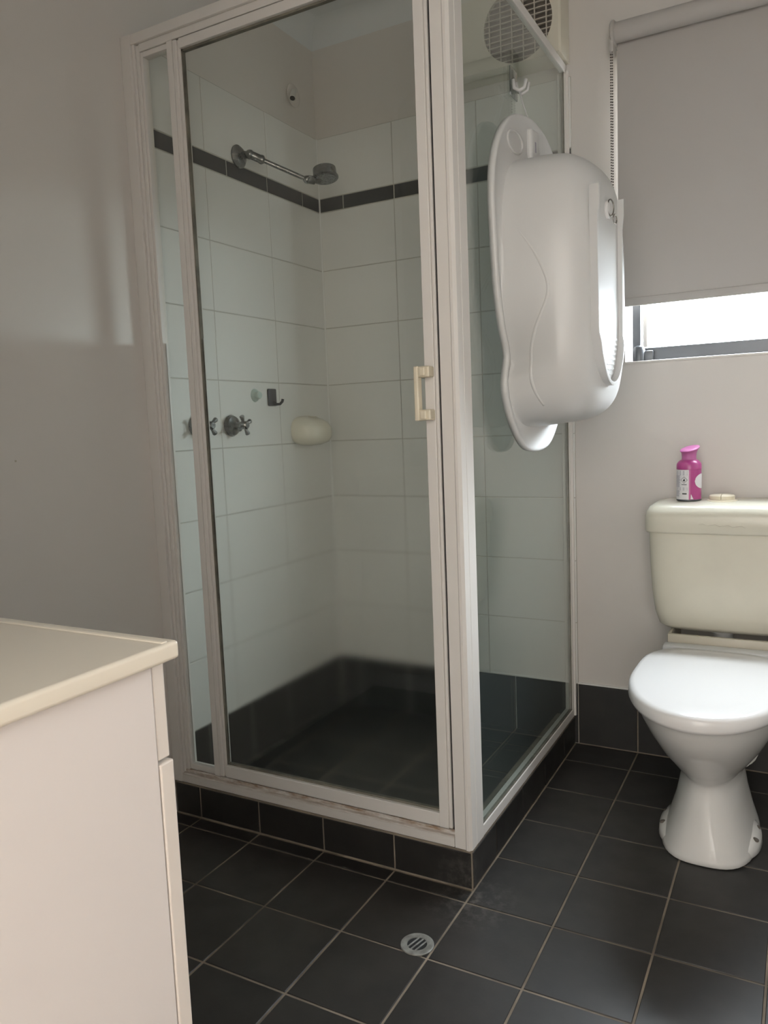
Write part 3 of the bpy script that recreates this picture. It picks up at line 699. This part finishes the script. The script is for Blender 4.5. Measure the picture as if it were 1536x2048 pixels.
# clear hook on the glass that carries the bath
ch = tag(empty('suction_hook', (XO - 0.0036, -0.487, 1.868)), 'clear plastic double hook stuck to the glass above the baby bath', 'hook')
bm = bmesh.new(); box(bm, 0.0002, 0.004, -0.026, 0.026, -0.034, 0.036, 0.003); obj('back_plate', bm, M['clearplastic'], ch, angle=40)
for dy in (-0.006, 0.016):
    bm = bmesh.new(); tube(bm, [(0.003, dy, 0.008), (0.006, dy, -0.012), (0.018, dy + 0.002, -0.020), (0.030, dy + 0.004, -0.014), (0.034, dy + 0.005, 0.004)], [0.005, 0.005, 0.0045, 0.004, 0.0045], 12)
    obj('prong', bm, M['hinge'], ch, smooth=True)
bm = bmesh.new(); tube(bm, [(0.018, -0.004, -0.021), (0.026, -0.006, -0.05), (0.036, -0.009, -0.08), (0.044, -0.010, -0.098)], 0.0016, 8)
obj('hanging_cord', bm, M['hinge'], ch, smooth=True)

# ------------------------------------------------------------------ toilet
TX = 1.334
toi = tag(empty('toilet', (TX, -0.4, 0)), 'white toilet with closed lid and yellowed plastic cistern', 'toilet')
def tp(name, bm, mat, **k): return child(toi, name, bm, mat, **k)
def egg(hw, yf, yb, z, n=56, pb=2.6, pf=2.0, ym=None):
    ym = yb + (yf - yb)*0.46 if ym is None else ym; pts = []
    for i in range(n):
        a = 2*PI*i/n; c, s = math.cos(a), math.sin(a)
        p = pf if s < 0 else pb
        r = 1/((abs(c)**p + abs(s)**p)**(1/p))
        pts.append((TX + c*r*hw, ym + (s*r*(yb - ym) if s > 0 else -s*r*(yf - ym)), z))
    return pts
bm = bmesh.new()
loft(bm, [egg(0.108, -0.578, -0.20, 0.0, pf=3.0), egg(0.111, -0.582, -0.20, 0.004, pf=3.0), egg(0.108, -0.579, -0.20, 0.014, pf=3.0), egg(0.095, -0.568, -0.20, 0.05, pf=2.8), egg(0.081, -0.553, -0.20, 0.10, pf=2.4), egg(0.072, -0.540, -0.20, 0.15, pf=2.2),
          egg(0.070, -0.536, -0.19, 0.172), egg(0.076, -0.545, -0.18, 0.184), egg(0.098, -0.585, -0.17, 0.215), egg(0.125, -0.640, -0.16, 0.26), egg(0.147, -0.690, -0.15, 0.31), egg(0.163, -0.728, -0.15, 0.355), egg(0.169, -0.742, -0.15, 0.387), egg(0.160, -0.73, -0.155, 0.392)])
tp('pan', bm, M['ceramic'], angle=70)
bm = bmesh.new()
loft(bm, [egg(0.116, -0.545, -0.30, 0.0, pb=2.2, pf=2.6), egg(0.119, -0.548, -0.30, 0.005, pb=2.2, pf=2.6), egg(0.117, -0.545, -0.302, 0.022, pb=2.2, pf=2.6), egg(0.108, -0.530, -0.31, 0.032, pf=2.6), egg(0.096, -0.500, -0.32, 0.044), egg(0.076, -0.46, -0.33, 0.10)])
tp('foot', bm, M['ceramic'], angle=60)
for sx in (-1, 1):
    for yy in (-0.395, -0.460):
        bm = bmesh.new(); lathe(bm, (TX + sx*0.1060, yy, 0.0285), (sx*0.35, 0, 1), [(0, 0.007), (0.0035, 0.007), (0.005, 0.004)], 14); tp('bolt_hole', bm, M['fan_dark'])
def slab(hw, yf, yb, z0, z1, r):
    return [egg(hw - r, yf + r, yb - r*0.4, z0, pb=4.0), egg(hw - r*0.35, yf + r*0.35, yb, z0 + r*0.25, pb=4.0), egg(hw, yf, yb, z0 + r, pb=4.0), egg(hw - r*0.1, yf + r*0.1, yb, z1 - r*0.8, pb=4.0), egg(hw - r*0.5, yf + r*0.5, yb - r*0.2, z1 - r*0.25, pb=4.0), egg(hw - r*1.3, yf + r*1.3, yb - r*0.5, z1, pb=4.0)]
bm = bmesh.new(); loft(bm, slab(0.171, -0.752, -0.262, 0.393, 0.404, 0.004)); tp('seat', bm, M['seat'], angle=60)
bm = bmesh.new(); loft(bm, slab(0.176, -0.765, -0.250, 0.388, 0.426, 0.011) + [egg(0.13, -0.70, -0.28, 0.4285, pb=4.0), egg(0.06, -0.6, -0.36, 0.430, pb=4.0)]); tp('lid', bm, M['seat'], angle=60)
bm = bmesh.new(); box(bm, TX - 0.140, TX + 0.140, -0.249, -0.205, 0.388, 0.426, 0.005); tp('hinge', bm, M['hinge'], angle=40)
bm = bmesh.new()
box(bm, TX - 0.133, TX + 0.133, -0.203, -0.190, 0.37, 0.447, 0.002); box(bm, TX - 0.133, TX - 0.125, -0.190, 0.004, 0.37, 0.447, 0.001); box(bm, TX + 0.125, TX + 0.133, -0.190, 0.004, 0.37, 0.447, 0.001)
tp('flush_pipe_cover', bm, M['beige'], angle=40)
bm = bmesh.new(); lathe(bm, (TX, -0.10, 0.392), (0, 0, 1), [(0, 0.026), (0.046, 0.026), (0.048, 0.036), (0.075, 0.036)], 24); tp('flush_pipe', bm, M['hinge'], angle=35)
def rr(hx, y0, y1, z, p=6.0, n=64):
    yc = (y0 + y1)/2; hy = (y1 - y0)/2; r_ = []
    for i in range(n):
        a = 2*PI*i/n; c, s = math.cos(a), math.sin(a); r = 1/((abs(c)**p + abs(s)**p)**(1/p)); r_.append((TX + c*r*hx, yc + s*r*hy, z))
    return r_
bm = bmesh.new()
loft(bm, [rr(0.125, -0.14, 0.002, 0.450, 4), rr(0.150, -0.163, 0.003, 0.452, 5), rr(0.165, -0.176, 0.004, 0.464, 6), rr(0.175, -0.183, 0.004, 0.50, 7), rr(0.182, -0.188, 0.004, 0.56, 8), rr(0.187, -0.191, 0.004, 0.64, 8), rr(0.190, -0.193, 0.004, 0.732, 8)])
tp('cistern', bm, M['cistern'], angle=60)
bm = bmesh.new()
loft(bm, [rr(0.190, -0.192, 0.004, 0.727, 8), rr(0.196, -0.199, 0.004, 0.727, 8), rr(0.199, -0.202, 0.004, 0.732, 8), rr(0.199, -0.202, 0.004, 0.770, 8), rr(0.196, -0.198, 0.004, 0.785, 8), rr(0.188, -0.188, 0.003, 0.797, 7), rr(0.176, -0.174, 0.002, 0.804, 6), rr(0.155, -0.150, -0.008, 0.808, 6), rr(0.08, -0.12, -0.04, 0.809, 4)])
cl = tp('cistern_lid', bm, M['cistern'], angle=60)
# dark scratch on the lid front
bm = bmesh.new(); tube(bm, [(TX - 0.055 + 0.0105*i, -0.2018, 0.754 + 0.0025*math.sin(i*2.1) - 0.0004*i) for i in range(12)], [0.0004, 0.0006, 0.0003, 0.0005, 0.0007, 0.0009, 0.0006, 0.0010, 0.0005, 0.0008, 0.0009, 0.0003], 6)
o = obj('scratch_mark', bm, M['beige'], None); o.parent = cl; o.location = (0, 0, 0)
BXc, BYc = TX - 0.006, -0.098
bm = bmesh.new(); lathe(bm, (BXc, BYc, 0.808), (0, 0, 1), [(0, 0.040), (0.002, 0.040), (0.004, 0.034), (0.005, 0.032)], 36); tp('button_surround', bm, M['cream'], angle=40)
for s in (-1, 1):
    bm = bmesh.new(); pts = [(s*0.0006, -0.0316), (s*0.0006, 0.0316)] if s < 0 else [(s*0.0006, 0.0316), (s*0.0006, -0.0316)]
    arc = [(-math.cos(-PI/2 + PI*i/20)*0.0322*(-s), math.sin(-PI/2 + PI*i/20)*0.0322) for i in range(21)]
    arc = [(s*abs(a) + s*0.0006, b) for a, b in arc]
    loft(bm, [[(BXc + a, BYc + b, 0.811) for a, b in arc], [(BXc + a, BYc + b, 0.822) for a, b in arc], [(BXc + s*0.0006 + (a - s*0.0006)*0.93, BYc + b*0.93, 0.8245) for a, b in arc], [(BXc + s*0.0006 + (a - s*0.0006)*0.5, BYc + b*0.5, 0.8262) for a, b in arc]])
    tp('flush_button', bm, M['cream'], angle=40)
bm = bmesh.new(); lathe(bm, (TX + 0.040, -0.23, 0.150), (0.10, 1, -0.08), [(0, 0.05), (0.03, 0.05), (0.034, 0.055), (0.05, 0.055), (0.054, 0.048), (0.07, 0.048), (0.075, 0.053), (0.19, 0.053)], 24); tp('pan_connector', bm, M['pipe_white'], angle=35)

# ------------------------------------------------------------------ air freshener can on the cistern
can = tag(empty('spray_can', (1.243, -0.105, 0.8095)), 'magenta aerosol can with slanted pink cap standing on the cistern lid', 'spray can')
can.rotation_euler = (0, 0, 0.0)
r = 0.0325
bm = bmesh.new(); lathe(bm, (0, 0, 0), (0, 0, 1), [(0.003, r*0.99), (0.088, r), (0.0885, r + 0.0006), (0.101, r + 0.0002), (0.106, r*0.93), (0.112, r*0.76), (0.114, r*0.6)], 40); obj('body', bm, M['pink'], can, angle=40)
bm = bmesh.new(); lathe(bm, (0, 0, 0), (0, 0, 1), [(0, r*0.95), (0.001, r*1.01), (0.003, r*1.01), (0.0045, r*0.99)], 40); obj('base_rim', bm, M['dark_hook'], can, angle=40)
bm = bmesh.new(); rings = []; n = 32
for h, rx, tilt, off in [(0.108, 0.0205, 0, 0), (0.112, 0.0195, 0, 0), (0.122, 0.0190, 0, 0.0), (0.130, 0.0196, 0.10, 0.0), (0.137, 0.0215, 0.22, 0.001), (0.142, 0.0250, 0.30, 0.002), (0.1435, 0.0262, 0.32, 0.002), (0.1452, 0.0255, 0.32, 0.002), (0.1464, 0.022, 0.32, 0.002), (0.1455, 0.010, 0.32, 0.002)]:
    rings.append([(off + rx*math.cos(a), rx*0.95*math.sin(a), h + tilt*rx*(math.cos(a)*0.55 + math.sin(a)*0.85)) for a in [2*PI*i/n for i in range(n)]])
loft(bm, rings); obj('cap', bm, M['pink_cap'], can, angle=45)
# printed label patches wrapped round the can
va = math.atan2(-2.31, 0.287)   # direction from the can to the viewer
def wrap(a, h, rr_): return (rr_*math.cos(a), rr_*math.sin(a), h)
def patch(name, a0, a1, h0, h1, mat, rr_, n=10, parent=None):
    bm = bmesh.new(); o_ = [bm.verts.new(wrap(a0 + (a1 - a0)*i/n, h0, rr_)) for i in range(n+1)]; t_ = [bm.verts.new(wrap(a0 + (a1 - a0)*i/n, h1, rr_)) for i in range(n+1)]
    for i in range(n): bm.faces.new((o_[i], o_[i+1], t_[i+1], t_[i]))
    return obj(name, bm, mat, parent or can, smooth=True)
lab = patch('label_panel', va - 1.45, va - 0.02, 0.0045, 0.087, M['label'], r + 0.0003)
rn = random.Random(3)
# blocks of illegible small print, as in the photo
bm = bmesh.new()
def strip(bm, a0, a1, h0, h1, rr_):
    n = 4; o_ = [bm.verts.new(wrap(a0 + (a1 - a0)*i/n, h0, rr_)) for i in range(n+1)]; t_ = [bm.verts.new(wrap(a0 + (a1 - a0)*i/n, h1, rr_)) for i in range(n+1)]
    for i in range(n): bm.faces.new((o_[i], o_[i+1], t_[i+1], t_[i]))
h = 0.083
while h > 0.012:
    end = va - 0.12 if (h > 0.07 or 0.03 < h < 0.038) else va - 0.75 - rn.uniform(0, 0.12)
    if h < 0.03: end = va - 0.65 - rn.uniform(0, 0.3)
    strip(bm, va - 1.4, end, h, h + 0.0011, r + 0.0005); h -= 0.0022
o = obj('small_print', bm, M['ink'], lab); o['kind'] = 'stuff'
# flammable diamond with flame
ca_, ch_ = va - 0.40, 0.059
def dia(k, rr_): return [wrap(ca_, ch_ - k, rr_), wrap(ca_ + k/r, ch_, rr_), wrap(ca_, ch_ + k, rr_), wrap(ca_ - k/r, ch_, rr_)]
bm = bmesh.new(); a = [bm.verts.new(p) for p in dia(0.0095, r + 0.0009)]; b2 = [bm.verts.new(p) for p in dia(0.0082, r + 0.0009)]
for i in range(4): bm.faces.new((a[i], a[(i+1) % 4], b2[(i+1) % 4], b2[i]))
obj('hazard_diamond', bm, M['ink_dark'], lab); bm = bmesh.new()
fl = [(0, 0.005), (0.0022, 0.0015), (0.003, -0.0015), (0.002, -0.0038), (-0.002, -0.0038), (-0.003, -0.0012), (-0.0018, 0.0008), (-0.001, 0.0002)]
bm.faces.new([bm.verts.new(wrap(ca_ + x/r, ch_ + y, r + 0.0009)) for x, y in fl])
obj('flame_symbol', bm, M['ink_dark'], lab); bm = bmesh.new()
strip(bm, ca_ - 0.22, ca_ + 0.22, ch_ - 0.0135, ch_ - 0.0118, r + 0.0007)
obj('print_line', bm, M['ink_dark'], lab); bm = bmesh.new()
strip(bm, va - 0.55, va - 0.18, 0.019, 0.0225, r + 0.0007)
obj('print_block', bm, M['ink_dark'], lab)
bm = bmesh.new()
n = 24; ea = va + 1.25
bm.faces.new([bm.verts.new(wrap(ea + 0.78*math.cos(2*PI*i/n), 0.055 + 0.020*math.sin(2*PI*i/n), r + 0.0008)) for i in range(n)])
bmesh.ops.triangulate(bm, faces=bm.faces)
bm.free()
bm = bmesh.new()
c0 = []
m_ = 10
for j in range(-m_, m_):
    f0, f1 = j/m_, (j+1)/m_
    w0, w1 = 0.0205*math.sqrt(max(0, 1 - f0*f0)), 0.0205*math.sqrt(max(0, 1 - f1*f1))
    q = [bm.verts.new(wrap(ea + 0.78*f0, 0.055 - w0, r + 0.0006)), bm.verts.new(wrap(ea + 0.78*f1, 0.055 - w1, r + 0.0006)), bm.verts.new(wrap(ea + 0.78*f1, 0.055 + w1, r + 0.0006)), bm.verts.new(wrap(ea + 0.78*f0, 0.055 + w0, r + 0.0006))]
    bm.faces.new(q)
bmesh.ops.remove_doubles(bm, verts=bm.verts, dist=1e-6)
obj('front_badge', bm, M['label'], can, smooth=True)
bm = bmesh.new(); bm.faces.new([bm.verts.new(wrap(va + 0.12, 0.0055, r + 0.0005)), bm.verts.new(wrap(va + 0.36, 0.0055, r + 0.0005)), bm.verts.new(wrap(va + 0.16, 0.020, r + 0.0005))]); obj('label_flash', bm, M['label'], can)

# ------------------------------------------------------------------ floor drain
dr = tag(empty('floor_drain', (0.852, -1.108, 0.0)), 'round steel drain grate set in the black floor tiles', 'drain')
bm = bmesh.new(); lathe(bm, (0, 0, 0), (0, 0, 1), [(-0.002, 0.034), (0.0015, 0.0345), (0.0028, 0.033), (0.0028, 0.0205), (-0.002, 0.0200)], 40, False, False); obj('flange', bm, M['drain'], dr, angle=35)
bm = bmesh.new(); lathe(bm, (0, 0, 0), (0, 0, 1), [(0.0004, 0.0204), (0.0010, 0.0204)], 32); obj('drain_hole', bm, M['black'], dr)
for k in range(-1, 2):
    xx = k*0.0095; hh = math.sqrt(0.0203**2 - xx*xx)
    bm = bmesh.new(); box(bm, xx - 0.0017, xx + 0.0017, -hh, hh, 0.0008, 0.0026, 0.0006); o = obj('grate_bar', bm, M['drain'], dr, angle=40); o.rotation_euler = (0, 0, -0.25)

# ------------------------------------------------------------------ vanity
VX, VY = 1.028, -1.934
van = tag(empty('vanity_cabinet', (0.5, -2.16, 0)), 'white vanity cabinet seen from its plain end panel', 'cabinet')
def vp(name, b, mat, bev=0.0015): o = boxo(name, b, mat, None, bev); o.parent = van; o.location = -van.location; return o
vp('body', (0.0, VX, YF + 0.002, VY, 0.10, 0.852), M['vanity'])
vp('plinth', (0.0, VX - 0.01, YF + 0.002, VY - 0.05, 0.0005, 0.10), M['vanity'])
for i in range(2):
    a0 = 0.006 + i*0.512; a1 = a0 + 0.508
    vp('drawer_front', (a0, a1, VY + 0.002, VY + 0.0165, 0.7615, 0.850), M['vanity_edge'])
    vp('door', (a0, a1 + (0.002 if i else 0), VY + 0.002, VY + 0.0185, 0.105, 0.7585), M['vanity_edge'])
bm = bmesh.new(); box(bm, 0.0, 1.040, YF + 0.002, -1.910, 0.8525, 0.8695, 0.004, 3)
vt = obj('worktop', bm, M['vtop'], None, angle=50); wn = vt.modifiers.new('even_shading', 'WEIGHTED_NORMAL'); wn.keep_sharp = True; tag(vt, 'cream moulded worktop lying on the white vanity cabinet', 'worktop')
bm = bmesh.new(); box(bm, 0.0, 1.036, -1.9275, -1.9205, 0.866, 0.8706, 0.0014, 3); obj('raised_edge', bm, M['vtop'], vt, angle=50)
# faint mark on the left wall
bm = bmesh.new(); box(bm, -0.0062, -0.005, -1.294, -1.290, 1.004, 1.008); obj('wall_mark', bm, M['beige'], wall_left)
